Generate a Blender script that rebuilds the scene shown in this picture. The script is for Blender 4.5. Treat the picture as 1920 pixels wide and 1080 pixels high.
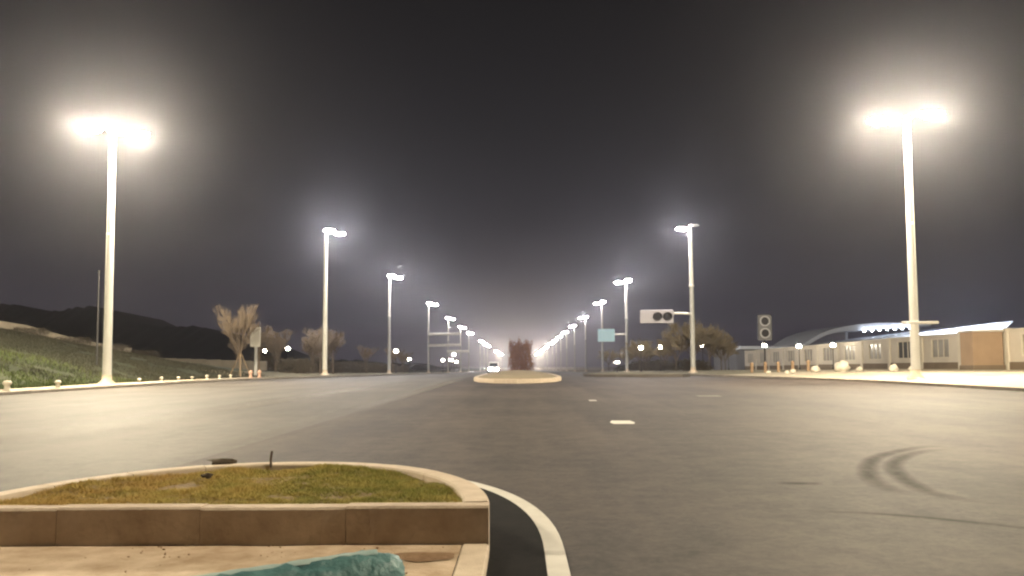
import bpy, bmesh, math, random
from mathutils import Vector, Matrix, noise
from math import sin, cos, pi, radians, sqrt

S = bpy.context.scene
COL = S.collection
for o in list(bpy.data.objects): bpy.data.objects.remove(o)

# ------------------------------------------------------------------ camera
cd = bpy.data.cameras.new('camera'); cam = bpy.data.objects.new('camera', cd); COL.objects.link(cam)
cd.sensor_width = 36.0; cd.lens = 36.0 * 1478 / 1920
cd.shift_y = 54 / 1920; cd.clip_start = 0.05; cd.clip_end = 6000
cam.location = (0, 0, 1.2)
cam.matrix_world = Matrix.Translation((0, 0, 1.2)) @ Matrix.Rotation(radians(.54), 4, 'Z') \
    @ Matrix.Rotation(pi/2 + math.atan(90/1478), 4, 'X') @ Matrix.Rotation(radians(-.35), 4, 'Z')
S.camera = cam

# ------------------------------------------------------------------ night sky (town glow: paler towards the horizon, same all round)
w = bpy.data.worlds.new('World'); S.world = w; w.use_nodes = True
nt = w.node_tree; nt.nodes.clear()
N = nt.nodes.new
out = N('ShaderNodeOutputWorld'); bg = N('ShaderNodeBackground'); tc = N('ShaderNodeTexCoord')
sp = N('ShaderNodeSeparateXYZ'); rp = N('ShaderNodeValToRGB')
nt.links.new(tc.outputs['Generated'], sp.inputs[0]); nt.links.new(sp.outputs['Z'], rp.inputs[0])
e = rp.color_ramp.elements
e[0].position = 0.0; e[0].color = (.064, .057, .073, 1)
e[1].position = .5; e[1].color = (.0085, .008, .0085, 1)
m_ = e.new(.18); m_.color = (.026, .024, .027, 1)
nt.links.new(rp.outputs[0], bg.inputs[0]); bg.inputs[1].default_value = .8
nt.links.new(bg.outputs[0], out.inputs[0])

S.view_settings.view_transform = 'Standard'; S.view_settings.look = 'None'
S.view_settings.exposure = 0; S.view_settings.gamma = 1
S.render.engine = 'CYCLES'
cy = S.cycles
cy.use_denoising = True; cy.max_bounces = 4; cy.diffuse_bounces = 2; cy.glossy_bounces = 2
cy.transparent_max_bounces = 8; cy.volume_bounces = 0; cy.sample_clamp_indirect = 4
cy.filter_width = 2.3; cy.caustics_reflective = False; cy.caustics_refractive = False

LAMP_E = 4300.0          # radiance of a street-lamp lens
HAZE = .00052

# ------------------------------------------------------------------ materials
def mat(name, col, rough=.8, var=None, vscale=3.0, bump=0.0, bscale=40.0, metal=0.0, spec=.5, emit=None, estr=0.0, coords='Object', detail=6):
    m = bpy.data.materials.new(name); m.use_nodes = True
    t = m.node_tree; b = t.nodes['Principled BSDF']
    b.inputs['Base Color'].default_value = (*col, 1); b.inputs['Roughness'].default_value = rough
    b.inputs['Metallic'].default_value = metal; b.inputs['Specular IOR Level'].default_value = spec
    tc = t.nodes.new('ShaderNodeTexCoord')
    if var:
        n = t.nodes.new('ShaderNodeTexNoise'); n.inputs['Scale'].default_value = vscale; n.inputs['Detail'].default_value = detail
        n.inputs['Roughness'].default_value = .62
        t.links.new(tc.outputs[coords], n.inputs['Vector'])
        r = t.nodes.new('ShaderNodeValToRGB'); r.color_ramp.elements[0].position = .3; r.color_ramp.elements[1].position = .7
        r.color_ramp.elements[0].color = (*col, 1); r.color_ramp.elements[1].color = (*var, 1)
        t.links.new(n.outputs['Fac'], r.inputs[0]); t.links.new(r.outputs[0], b.inputs['Base Color'])
    if bump:
        n2 = t.nodes.new('ShaderNodeTexNoise'); n2.inputs['Scale'].default_value = bscale; n2.inputs['Detail'].default_value = 4
        t.links.new(tc.outputs[coords], n2.inputs['Vector'])
        bp = t.nodes.new('ShaderNodeBump'); bp.inputs['Strength'].default_value = bump; bp.inputs['Distance'].default_value = .02
        t.links.new(n2.outputs['Fac'], bp.inputs['Height']); t.links.new(bp.outputs[0], b.inputs['Normal'])
    if emit:
        b.inputs['Emission Color'].default_value = (*emit, 1); b.inputs['Emission Strength'].default_value = estr
    return m

def road_mat(name, dark, pale, rough, spec, wear):
    """asphalt: broad dusty patches, long wheel-track streaks along the road, aggregate grain"""
    m = mat(name, dark, rough, spec=spec); t = m.node_tree; b = t.nodes['Principled BSDF']
    L = t.links.new; tc = t.nodes.new('ShaderNodeTexCoord')
    def noi(scale, det, sc=None, ro=.6):
        n = t.nodes.new('ShaderNodeTexNoise'); n.inputs['Scale'].default_value = scale; n.inputs['Detail'].default_value = det
        n.inputs['Roughness'].default_value = ro
        if sc:
            mp = t.nodes.new('ShaderNodeMapping'); mp.inputs['Scale'].default_value = sc
            L(tc.outputs['Object'], mp.inputs[0]); L(mp.outputs[0], n.inputs['Vector'])
        else: L(tc.outputs['Object'], n.inputs['Vector'])
        return n
    broad = noi(.22, 5); streak = noi(1.0, 3, (.9, .05, 1)); mid = noi(2.6, 6, None, .7); grain = noi(95, 3, None, .8)
    def madd(a, k, c):
        n = t.nodes.new('ShaderNodeMath'); n.operation = 'MULTIPLY_ADD'; L(a, n.inputs[0]); n.inputs[1].default_value = k
        if isinstance(c, float): n.inputs[2].default_value = c
        else: L(c, n.inputs[2])
        return n.outputs[0]
    v = madd(broad.outputs['Fac'], .75*wear, -.62*wear - .45)
    v = madd(streak.outputs['Fac'], .55*wear, v)
    fine = noi(14, 6, None, .8)
    v = madd(mid.outputs['Fac'], .75, v)
    v = madd(fine.outputs['Fac'], .85, v)
    v = madd(grain.outputs['Fac'], .4, v)
    r = t.nodes.new('ShaderNodeValToRGB'); r.color_ramp.elements[0].position = .38; r.color_ramp.elements[1].position = .76
    r.color_ramp.elements[0].color = (*dark, 1); r.color_ramp.elements[1].color = (*pale, 1)
    L(v, r.inputs[0]); L(r.outputs[0], b.inputs['Base Color'])
    bp = t.nodes.new('ShaderNodeBump'); bp.inputs['Strength'].default_value = .5; bp.inputs['Distance'].default_value = .006
    L(grain.outputs['Fac'], bp.inputs['Height']); L(bp.outputs[0], b.inputs['Normal'])
    return m

WARM = (1.0, .86, .62); NEUT = (1.0, .95, .92); COOL = (.80, .88, 1.0)
M = dict(
    asphalt=road_mat('asphalt', (.022, .0172, .0148), (.084, .064, .0535), .70, .42, 1.0),
    dusty=road_mat('dusty_asphalt', (.052, .046, .040), (.118, .104, .090), .68, .42, 1.1),
    gutter=road_mat('fresh_shaded_asphalt', (.007, .0062, .006), (.015, .013, .012), .9, .12, .4),
    paint=mat('road_paint', (.72, .69, .63), .6, (.60, .57, .51), 5, .15, 60),
    wornpaint=mat('worn_paint', (.70, .67, .60), .6, (.35, .32, .28), 14, .1, 60),
    fadedpaint=mat('faded_paint', (.20, .18, .15), .7, (.10, .085, .07), 9),
    kerb=mat('granite_kerb', (.52, .42, .31), .75, (.66, .55, .43), 7, .25, 70),
    kerbface=mat('shade_toned_kerb_face', (.60, .49, .38), .85, (.40, .31, .23), 4.5, .6, 22),  # upright faces: their shade is put into a duller colour than the tops
    kerbside=mat('concrete_kerb', (.36, .32, .27), .8, (.24, .21, .18), 2, .2, 40),
    paving=mat('dusty_paving', (.62, .49, .36), .85, (.36, .25, .155), 4.5, .5, 22),
    soil=mat('planter_soil', (.30, .21, .105), .95, (.14, .095, .05), 9, .8, 25),
    ground=mat('far_ground', (.055, .05, .038), .95, (.08, .07, .05), .05),
    sand=mat('dusty_pavement', (.42, .37, .28), .85, (.33, .28, .21), .5, .2, 12),
    lawn=mat('lawn', (.012, .018, .006), .95, (.028, .032, .012), .35, .5, 8), blades=mat('lawn_blades', (.034, .064, .010), .9, (.085, .105, .020), .3), tufts=mat('shade_dark_tufts', (.020, .020, .009), .9, (.034, .030, .014), .3),
    drysoil=mat('dry_soil', (.30, .235, .15), .95, (.20, .16, .09), .5, .4, 8),
    verge=mat('dry_verge', (.12, .105, .06), .95, (.18, .155, .10), .6, .5, 8),
    hill=mat('hill_scrub', (.022, .022, .017), 1.0, (.035, .03, .024), .05),
    pole=mat('white_pole', (.80, .78, .72), .45, (.72, .70, .64), 1.5),
    polegrey=mat('grey_pole', (.50, .50, .49), .5, (.44, .44, .43), 1.5),
    steel=mat('dark_steel', (.035, .033, .033), .75, spec=.2),
    housing=mat('lamp_housing', (.42, .42, .43), .45),
    lens_warm=mat('lit_lens_warm', (.9, .9, .9), .4, emit=WARM, estr=LAMP_E),
    lens=mat('lit_lens', (.9, .9, .9), .4, emit=NEUT, estr=LAMP_E*.42),
    lens_end=mat('lit_lens_amber', (.9, .9, .9), .4, emit=(1, .84, .62), estr=LAMP_E*1.1),
    lens_far=mat('lit_lens_dimmed', (.9, .9, .9), .4, emit=NEUT, estr=LAMP_E*.16),
    lens_off=mat('unlit_lens', (.55, .55, .57), .3),
    globe=mat('lit_globe', (.9, .9, .9), .4, emit=(1, .9, .72), estr=120),
    led=mat('lit_downlight', (.9, .9, .9), .4, emit=COOL, estr=140), strip_led=mat('lit_strip', (.9, .9, .9), .4, emit=COOL, estr=1500),
    headlamp=mat('lit_headlamp', (.9, .9, .9), .2, emit=(1, .95, .85), estr=4500),
    signwhite=mat('sign_back', (.80, .77, .70), .5, (.74, .71, .65), 3),
    signblue=mat('pale_blue_sign', (.48, .80, .98), .45, (.55, .84, .98), 2),
    signalbody=mat('signal_board', (.42, .40, .46), .5, (.36, .35, .40), 2), rim=mat('grey_rim', (.30, .30, .32), .5),
    darkboard=mat('dark_signal_board', (.09, .09, .10), .5), islandkerb=mat('shade_dark_kerb', (.10, .085, .07), .85, (.07, .06, .05), 2),  # island kerb: shadow on its face is put into the dark colour
    dust=mat('dust', (.2, .18, .15), .9),
    signallens=mat('dark_signal_lens', (.016, .015, .017), .6, spec=.2),
    wallc=mat('rendered_wall', (.62, .56, .47), .85, (.52, .46, .38), .4, .15, 8),
    pillar=mat('pale_pillar', (.66, .60, .49), .8, (.58, .52, .42), 1),
    plinth=mat('brown_plinth', (.20, .15, .10), .85, (.15, .11, .07), .8),
    pier=mat('orange_brown_pier', (.36, .25, .16), .85, (.29, .20, .13), .8, .2, 10),
    glass=mat('window_glass', (.27, .245, .20), .3, (.17, .15, .125), .5, spec=.6),
    darkopen=mat('dark_opening', (.014, .011, .008), .6),
    roofwhite=mat('roof_panel', (.80, .84, .92), .5, (.76, .80, .88), .3),
    facade=mat('station_facade', (.25, .25, .27), .7, (.2, .2, .22), .3),
    bark=mat('bark', (.17, .125, .085), .9, (.10, .075, .05), 6),
    twig=mat('pale_twigs', (.25, .195, .14), .9, (.16, .12, .085), 1.2),
    twigo=mat('olive_twigs', (.29, .23, .13), .9, (.17, .135, .075), 1.0),
    leafd=mat('dark_hedge', (.050, .042, .024), .9, (.085, .065, .04), .8),
    leafr=mat('red_shrub', (.29, .135, .08), .85, (.18, .085, .05), 1.3),
    stake=mat('wood_stake', (.26, .19, .12), .85, (.18, .13, .08), 4),
    stone=mat('pale_stone', (.62, .57, .47), .85, (.48, .43, .35), 3, .3, 12),
    pink=mat('pinkish_bollard', (.62, .40, .30), .7, (.55, .34, .25), 3),
    brownpost=mat('brown_post', (.30, .20, .12), .8),
    clod=mat('dark_clod', (.055, .04, .025), .95, (.09, .065, .04), 12, .8, 30),
    rust=mat('rusty_rod', (.07, .045, .03), .8),
    hem=mat('pale_hem', (.42, .52, .50), .6, (.30, .42, .41), 9),
    dirt=mat('brown_dirt', (.20, .115, .06), .95, (.30, .19, .11), 14, .6, 40),
    van=mat('van_paint', (.66, .66, .66), .35), vanglass=mat('van_glass', (.02, .022, .025), .1),
    tyre=mat('tyre_rubber', (.02, .02, .02), .8), retain=mat('retaining_wall', (.30, .26, .2), .85, (.2, .17, .13), .6),
)
# grass: dry straw on one side, olive on the other, in clumps
def grass_mat():
    m = mat('planter_grass', (.2, .2, .05), .85, spec=.2); t = m.node_tree; b = t.nodes['Principled BSDF']; L = t.links.new
    tc = t.nodes.new('ShaderNodeTexCoord'); n = t.nodes.new('ShaderNodeTexNoise'); n.inputs['Scale'].default_value = 3.2; n.inputs['Detail'].default_value = 7
    n.inputs['Roughness'].default_value = .7
    L(tc.outputs['Object'], n.inputs['Vector'])
    s = t.nodes.new('ShaderNodeSeparateXYZ'); L(tc.outputs['Object'], s.inputs[0])
    mr = t.nodes.new('ShaderNodeMapRange'); mr.inputs[1].default_value = -3.0; mr.inputs[2].default_value = -1.4
    mr.inputs[3].default_value = -.16; mr.inputs[4].default_value = .14; L(s.outputs[0], mr.inputs[0])
    a = t.nodes.new('ShaderNodeMath'); a.operation = 'ADD'; L(n.outputs['Fac'], a.inputs[0]); L(mr.outputs[0], a.inputs[1])
    r = t.nodes.new('ShaderNodeValToRGB'); e = r.color_ramp.elements
    e[0].position = .3; e[0].color = (.50, .35, .125, 1); e[1].position = .72; e[1].color = (.27, .265, .07, 1)
    k = e.new(.5); k.color = (.45, .365, .115, 1)
    L(a.outputs[0], r.inputs[0]); L(r.outputs[0], b.inputs['Base Color'])
    return m
M['grass'] = grass_mat()
def tyre_mark_mat():
    """rubber smear: fades to nothing at its edges (u across the mark) and breaks up"""
    m = mat('rubber_smear', (.022, .018, .014), .8); t = m.node_tree; b = t.nodes['Principled BSDF']; L = t.links.new
    uv = t.nodes.new('ShaderNodeUVMap'); uv.uv_map = 'UVMap'
    s = t.nodes.new('ShaderNodeSeparateXYZ'); L(uv.outputs[0], s.inputs[0])
    def bell(o):
        x = t.nodes.new('ShaderNodeMath'); x.operation = 'MULTIPLY'; L(o, x.inputs[0]); x.inputs[1].default_value = pi
        y = t.nodes.new('ShaderNodeMath'); y.operation = 'SINE'; L(x.outputs[0], y.inputs[0]); return y.outputs[0]
    n = t.nodes.new('ShaderNodeTexNoise'); n.inputs['Scale'].default_value = 5; n.inputs['Detail'].default_value = 8; n.inputs['Roughness'].default_value = .8
    tc = t.nodes.new('ShaderNodeTexCoord'); L(tc.outputs['Object'], n.inputs['Vector'])
    p = t.nodes.new('ShaderNodeMath'); p.operation = 'MULTIPLY'; L(bell(s.outputs[0]), p.inputs[0]); L(bell(s.outputs[1]), p.inputs[1])
    q = t.nodes.new('ShaderNodeMath'); q.operation = 'MULTIPLY'; q.use_clamp = True; L(p.outputs[0], q.inputs[0]); L(n.outputs['Fac'], q.inputs[1])
    k = t.nodes.new('ShaderNodeMath'); k.operation = 'MULTIPLY'; L(q.outputs[0], k.inputs[0]); k.inputs[1].default_value = .95; k.use_clamp = True
    L(k.outputs[0], b.inputs['Alpha']); return m
M['rubber'] = tyre_mark_mat()
def tarp_mat():
    m = mat('teal_sheeting', (.035, .105, .115), .5, (.12, .25, .25), 7, .8, 26); return m
M['tarp'] = tarp_mat()
dm = M['rubber'].copy(); dm.name = 'dust_streak'; M['duststreak'] = dm
dm.node_tree.nodes['Principled BSDF'].inputs['Base Color'].default_value = (.22, .20, .17, 1)
dm.node_tree.nodes['Principled BSDF'].inputs['Roughness'].default_value = .58

# ------------------------------------------------------------------ mesh helpers
class MB:
    def __init__(s): s.v = []; s.f = []
    def add(s, vs, fs):
        k = len(s.v); s.v += [tuple(p) for p in vs]; s.f += [tuple(i + k for i in f) for f in fs]
    def box(s, a, b, c=0.0):
        """axis box a..b with edges chamfered by c on the vertical edges and top"""
        (x0, y0, z0), (x1, y1, z1) = a, b
        if c <= 0:
            s.add([(x0,y0,z0),(x1,y0,z0),(x1,y1,z0),(x0,y1,z0),(x0,y0,z1),(x1,y0,z1),(x1,y1,z1),(x0,y1,z1)],
                  [(3,2,1,0),(4,5,6,7),(0,1,5,4),(1,2,6,5),(2,3,7,6),(3,0,4,7)])
        else:
            def ring(i, z): return [(x0+c+i,y0+i,z),(x1-c-i,y0+i,z),(x1-i,y0+c+i,z),(x1-i,y1-c-i,z),(x1-c-i,y1-i,z),(x0+c+i,y1-i,z),(x0+i,y1-c-i,z),(x0+i,y0+c+i,z)]
            vs = ring(0, z0) + ring(0, z1-c) + ring(c*.8, z1)
            fs = [tuple(range(7,-1,-1)), tuple(range(16,24))]
            for r in (0, 8):
                for i in range(8): fs.append((r+i, r+(i+1)%8, r+8+(i+1)%8, r+8+i))
            s.add(vs, fs)
    def tube(s, pts, rad, n=8, cap=True):
        pts = [Vector(p) for p in pts]; rings = []
        for i, p in enumerate(pts):
            d = (pts[min(i+1, len(pts)-1)] - pts[max(i-1, 0)]).normalized()
            u = d.cross(Vector((0,0,1)) if abs(d.z) < .9 else Vector((1,0,0))).normalized(); v = d.cross(u)
            r = rad[i] if isinstance(rad, (list, tuple)) else rad
            rings.append([p + (u*cos(2*pi*k/n) + v*sin(2*pi*k/n))*r for k in range(n)])
        vs = [q for r in rings for q in r]; fs = []
        for i in range(len(pts)-1):
            for k in range(n): fs.append((i*n+k, (i+1)*n+k, (i+1)*n+(k+1)%n, i*n+(k+1)%n))
        if cap: fs += [tuple(range(n)), tuple(range(len(vs)-1, len(vs)-n-1, -1))]
        s.add(vs, fs)
    def lathe(s, prof, n=12, c=(0,0,0)):
        def mid_(p, q): return (p[0]+(q[0]-p[0])*.01, p[1]+(q[1]-p[1])*.01)
        prof = [prof[0], mid_(prof[0], prof[1])] + list(prof[1:-1]) + [mid_(prof[-1], prof[-2]), prof[-1]]
        vs = []; fs = []
        for (r, z) in prof: vs += [(c[0]+r*cos(2*pi*k/n), c[1]+r*sin(2*pi*k/n), c[2]+z) for k in range(n)]
        for i in range(len(prof)-1):
            for k in range(n): fs.append((i*n+k, i*n+(k+1)%n, (i+1)*n+(k+1)%n, (i+1)*n+k))
        fs += [tuple(range(n-1,-1,-1)), tuple(range(len(vs)-n, len(vs)))]
        s.add(vs, fs)
    def blob(s, c, r, n=10, rings=6, amp=0.0, seed=0):
        vs = []; fs = []
        for i in range(rings+1):
            ph = pi*i/rings
            for k in range(n):
                d = Vector((sin(ph)*cos(2*pi*k/n), sin(ph)*sin(2*pi*k/n), -cos(ph)))
                q = 1 + amp*noise.noise(d*1.7 + Vector((seed*3.1, seed, 0)))
                vs.append((c[0]+d.x*r[0]*q, c[1]+d.y*r[1]*q, c[2]+d.z*r[2]*q))
        for i in range(rings):
            for k in range(n): fs.append((i*n+k, i*n+(k+1)%n, (i+1)*n+(k+1)%n, (i+1)*n+k))
        s.add(vs, fs)
    def mesh(s, name):
        me = bpy.data.meshes.new(name); me.from_pydata(s.v, [], s.f); me.validate(); me.update(); return me
    def build(s, name, m, parent=None, smooth=False, loc=None):
        return link(name, s.mesh(name), m, parent, smooth, loc)
def flat_caps(me):
    for p in me.polygons:
        if len(p.vertices) > 4: p.use_smooth = False
def link(name, me, m, parent=None, smooth=False, loc=None):
    if m and not me.materials: me.materials.append(M[m] if isinstance(m, str) else m)
    if smooth:
        me.shade_smooth() if hasattr(me, 'shade_smooth') else [setattr(p, 'use_smooth', True) for p in me.polygons]
        flat_caps(me)
    o = bpy.data.objects.new(name, me); COL.objects.link(o)
    if parent: o.parent = parent
    if loc: o.location = loc
    return o
def tag(o, label, cat, group=None):
    o['label'] = label; o['category'] = cat
    if group: o['group'] = group
    return o
def thing(name, label, cat, loc, rz=0.0, group=None):
    o = bpy.data.objects.new(name, None); COL.objects.link(o); o.location = loc; o.rotation_euler = (0, 0, rz)
    o.empty_display_size = .3
    return tag(o, label, cat, group)
def struct(o, kind='structure'): o['kind'] = kind; return o
def dup(root, loc, rz=0.0, sc=None, label=None, group=None):
    r = root.copy(); COL.objects.link(r); r.location = loc; r.rotation_euler = (0, 0, rz)
    if sc: r.scale = sc if isinstance(sc, tuple) else (sc, sc, sc)
    if label: r['label'] = label
    if group: r['group'] = group
    for ch in list(root.children):
        c = ch.copy(); COL.objects.link(c); c.parent = r
        for g in list(ch.children):
            d = g.copy(); COL.objects.link(d); d.parent = c
    return r
def lerp(k, x):
    if x <= k[0][0]: return k[0][1]
    for (a, va), (b, vb) in zip(k, k[1:]):
        if x <= b:
            t = (x-a)/(b-a); t = t*t*(3-2*t) if len(k[0]) > 2 else t
            return va + (vb-va)*t
    return k[-1][1]

# ------------------------------------------------------------------ lie of the land: a gentle crest at the junction, then falling away
PROF = [(-300,0),(8,0),(30,.06),(50,.15),(65,.18),(78,.14),(113,-.14),(159,-.5),(203,-.85),(244,-1.12),(400,-2.0),(900,-3.2),(3000,-4)]
def gp(y): return (lerp(PROF, y-3) + lerp(PROF, y) + lerp(PROF, y+3))/3
KL = [(-300,-21.2),(52,-21.2),(58,-20.6),(64,-19.2),(70,-17.8),(76,-17.1),(84,-16.9),(3000,-16.9)]
KR = [(-300,19.2),(44,19.2),(50,18.4),(56,17.0),(62,15.7),(68,15.0),(76,14.8),(3000,14.8)]
def kl(y): return lerp(KL, y)
def kr(y): return lerp(KR, y)
def bankL(u, y):
    wv = lerp([(-300,1),(58,1),(78,.22),(110,.12),(3000,.05)], y)
    return .14 + min(max(0, u-.3)*.02, .1) + wv*min(max(0, u-3)*.25, 4.4) + min(max(0, u-30)*.03, 3)
def zL(x, y): return gp(y) + bankL(kl(y)-x, y)
def zR(x, y): return gp(y) + .14 + min(max(0, (x-kr(y))-.2)*.045, .28)
YS = [-60,-40,-20,-8,0,4,8,12,16,20,24,28,32,36,40,44,47,50,53,56,59,62,65,68,71,74,77,80,84,88,94,100,108,118,130,145,160,180,203,225,244,280,330,400,500,650,900,1300]
def strip(name, m, fx, fz, ys=YS):
    mb = MB(); n = None
    for y in ys:
        xs = fx(y); n = len(xs)
        for x in xs: mb.v.append((x, y, fz(x, y)))
    for i in range(len(ys)-1):
        for k in range(n-1):
            a = i*n+k; mb.f.append((a, a+1, a+n+1, a+n))
    return struct(mb.build(name, m, None, True))
def spread(a, b, n): return [a + (b-a)*i/(n-1) for i in range(n)]
strip('ground', 'ground', lambda y: [-1300,-600,-200,-90,-40,-10,10,40,90,200,600,1300], lambda x, y: gp(y) - .35, [-140]+YS)
strip('road_surface', 'asphalt', lambda y: spread(-4.13, kr(y)+.05, 8), lambda x, y: gp(y))
strip('road_surface', 'dusty', lambda y: spread(kl(y)-.05, -4.126, 8), lambda x, y: gp(y) + .004)
LX = [0,.3,1.2,2.2,3,4,6,8,10,12,14,17,20,24,30,38,50,80,130,200,400,900]
strip('lawn', 'lawn', lambda y: [kl(y)-.16-u for u in reversed(LX)], zL)
strip('pavement', 'sand', lambda y: [kr(y)+.16+u for u in [0,.5,1,2,3,4,6,8,10,15,20,26,40,70,130,300,900]], zR)
strip('footpath', 'sand', lambda y: [kl(y)-.165-u for u in (1.5,1.0,.5,.2,0)], lambda x, y: zL(x, y)+.008, [y for y in YS if y <= 62])
# dry verge strip beside the avenue, beyond the junction (over the lawn edge)
strip('verge', 'verge', lambda y: [kl(y)-.17-u for u in (5.5,4,3,2,1,.3,0)], lambda x, y: zL(x, y)+.006, [y for y in YS if 62 <= y <= 900])
strip('verge', 'verge', lambda y: [kr(y)+.17+u for u in (0,.5,1,2,3,4,6,8)], lambda x, y: zR(x, y)+.006, [y for y in YS if 62 <= y <= 900])

def kerb_run(name, m, path, wdt, h, side, per=1.0, zf=None, ymax=400):
    """kerb stones, each its own piece, laid along path"""
    par = thing(name, '', '', (0,0,0)); del par['label'], par['category']; struct(par)
    pts = [Vector((x, y, 0)) for x, y in path]
    acc = []; 
    for a, b in zip(pts, pts[1:]):
        d = (b-a).length; n = max(1, round(d/per))
        for i in range(n): acc.append((a+(b-a)*(i/n), a+(b-a)*((i+1)/n)))
    rest = MB(); cnt = 0
    for a, b in acc:
        d = (b-a).normalized(); nrm = Vector((d.y, -d.x, 0))*side
        a2 = a + d*.008; b2 = b - d*.008
        za, zb = zf(a), zf(b); c = .015
        prof = [(0,-.3),(0,h-c),(c,h),(wdt,h),(wdt,-.3)]
        vs = [tuple(a2 + nrm*p + Vector((0,0,za+q))) for p, q in prof] + [tuple(b2 + nrm*p + Vector((0,0,zb+q))) for p, q in prof]
        fs = [(0,1,6,5),(1,2,7,6),(2,3,8,7),(3,4,9,8),(4,3,2,1,0),(5,6,7,8,9)]
        if a.y < ymax and cnt < 150:
            mb = MB(); mb.add(vs, fs); mb.build('kerb_stone', m, par); cnt += 1
        else: rest.add(vs, fs)
    if rest.v: o = rest.build('distant_kerb', m, par); o['kind'] = 'stuff'
def path_of(fn, ys): return [(fn(y), y) for y in ys]
ky = list(range(-4, 60, 4)) + list(range(60, 86, 2)) + list(range(90, 400, 10))
rg = random.Random(77); mb = MB(); mw = MB()
for _ in range(70000):
    y = rg.uniform(24, 66); u = 1.7 + 17*rg.random()**1.1; x = kl(y)-.16-u
    if noise.noise(Vector((x*.5, y*.5, 0))) < -.35: continue
    z = zL(x, y)-.02; h_ = rg.uniform(.07, .22)*(1+.6*noise.noise(Vector((x*.8, y*.8, 3)))); a = rg.random()*pi; wd = rg.uniform(.015, .04)
    t_ = mb if y + 7*noise.noise(Vector((x*.2, y*.2, 9))) + rg.uniform(-4, 4) < 45 else mw  # beyond the lamp the missing lamplight is put into the blade colour
    k = len(t_.v); t_.v += [(x-cos(a)*wd, y-sin(a)*wd, z), (x+cos(a)*wd, y+sin(a)*wd, z), (x+rg.gauss(0,.06), y+rg.gauss(0,.06), z+h_)]; t_.f.append((k, k+1, k+2))
o = struct(mw.build('shade_tufts', 'tufts'), 'stuff'); o['label'] = 'shade-darkened weeds on the bank beyond the tall lawn lamp'; o['category'] = 'tufts'
o = struct(mb.build('lawn_grass', 'blades'), 'stuff'); o['label'] = 'rough green grass covering the bank by the tall lamp'; o['category'] = 'grass'
kerb_run('kerb', 'kerbside', path_of(kl, ky), .16, .14, -1, 1.0, lambda p: gp(p.y), 90)
kerb_run('kerb', 'kerbside', path_of(kr, ky), .16, .14, 1, 1.0, lambda p: gp(p.y), 90)

# ------------------------------------------------------------------ road markings
def ribbon(name, m, pts, wd, dz=.008, uv=False, kind='structure'):
    P = [Vector((x, y, 0)) for x, y in pts]; mb = MB(); n = len(P); me_uv = []
    for i, p in enumerate(P):
        d = (P[min(i+1,n-1)] - P[max(i-1,0)]).normalized(); q = Vector((d.y, -d.x, 0))
        ww = wd[i] if isinstance(wd, list) else wd
        for s_ in (-.5, .5):
            a = p + q*ww*s_; mb.v.append((a.x, a.y, gp(a.y)+dz))
    for i in range(n-1): mb.f.append((2*i, 2*i+1, 2*i+3, 2*i+2))
    me = mb.mesh(name)
    if uv:
        l = me.uv_layers.new(name='UVMap')
        for p in me.polygons:
            for li in p.loop_indices:
                vi = me.loops[li].vertex_index; l.data[li].uv = ((vi % 2), (vi//2)/(n-1))
    return struct(link(name, me, m), kind)
def smooth_path(pts, k=6):
    r = []
    for i in range(len(pts)-1):
        p0, p1, p2, p3 = (Vector(pts[max(i-1,0)]), Vector(pts[i]), Vector(pts[i+1]), Vector(pts[min(i+2,len(pts)-1)]))
        for j in range(k):
            t = j/k
            r.append(tuple(.5*((2*p1)+(p2-p0)*t+(2*p0-5*p1+4*p2-p3)*t*t+(3*p1-p0-3*p2+p3)*t**3)))
    r.append(tuple(pts[-1])); return r
CX, NY, AX, AY = -2.0, 5.01, 1.8, 2.42            # median nose: centre, near edge, half width, length
line = [(.215, y) for y in (-6, -2, 1, 3, 4, 4.6, 5.1)] 
for i in range(1, 60):
    a = pi*i/60; line.append((CX + 2.215*cos(a), 5.1 + 3.85*sin(a)**.9))
line += [(CX-2.215, y) for y in (5.1, 3, 0, -6)]
ribbon('white_edge_line', 'paint', line, .13, .012)
# fresh dark asphalt apron between the nose and the line, colour deepened for the planter's shadow
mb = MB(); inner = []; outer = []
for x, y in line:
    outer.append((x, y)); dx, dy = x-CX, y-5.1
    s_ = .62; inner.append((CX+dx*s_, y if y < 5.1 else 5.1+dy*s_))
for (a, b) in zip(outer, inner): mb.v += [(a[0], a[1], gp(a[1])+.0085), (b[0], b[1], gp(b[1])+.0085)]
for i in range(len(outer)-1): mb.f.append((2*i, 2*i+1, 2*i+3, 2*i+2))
struct(mb.build('fresh_shaded_apron', 'gutter'))
ribbon('lane_dash', 'paint', [(2.04, 15.6), (2.06, 16.0), (2.09, 16.5)], [.40, .50, .38])
ribbon('lane_dash', 'wornpaint', [(2.30, 24.8), (2.32, 25.6)], .24)
ribbon('lane_dash', 'fadedpaint', [(6.6, 27.4), (6.7, 28.5)], .8)
for pts, wd in (([(6.0,11.3),(5.5,11.1),(4.45,10.0),(3.74,8.6),(3.48,7.7),(3.5,7.2)], .27),
                ([(5.9,10.9),(5.4,10.68),(4.76,9.98),(4.2,9.0),(3.84,7.85),(3.76,7.2),(4.0,6.7)], .27),
                ([(2.3,6.46),(2.7,6.38),(3.0,6.25),(3.25,6.08),(3.6,5.8),(4.2,5.3)], .13),
                ([(2.55,7.98),(2.77,7.93),(3.0,7.9)], .22),
                ):
    ribbon('tyre_mark', 'rubber', smooth_path(pts), wd, .007, True)

ribbon('dust_streak', 'duststreak', [(-4.3, y) for y in (9, 14, 20, 28, 36, 44, 52, 60, 70)], .9, .011, True)
ribbon('dust_streak', 'duststreak', [(-8.6+.02*y, y) for y in (9, 14, 20, 28, 36, 44, 52)], 1.6, .012, True)

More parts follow.
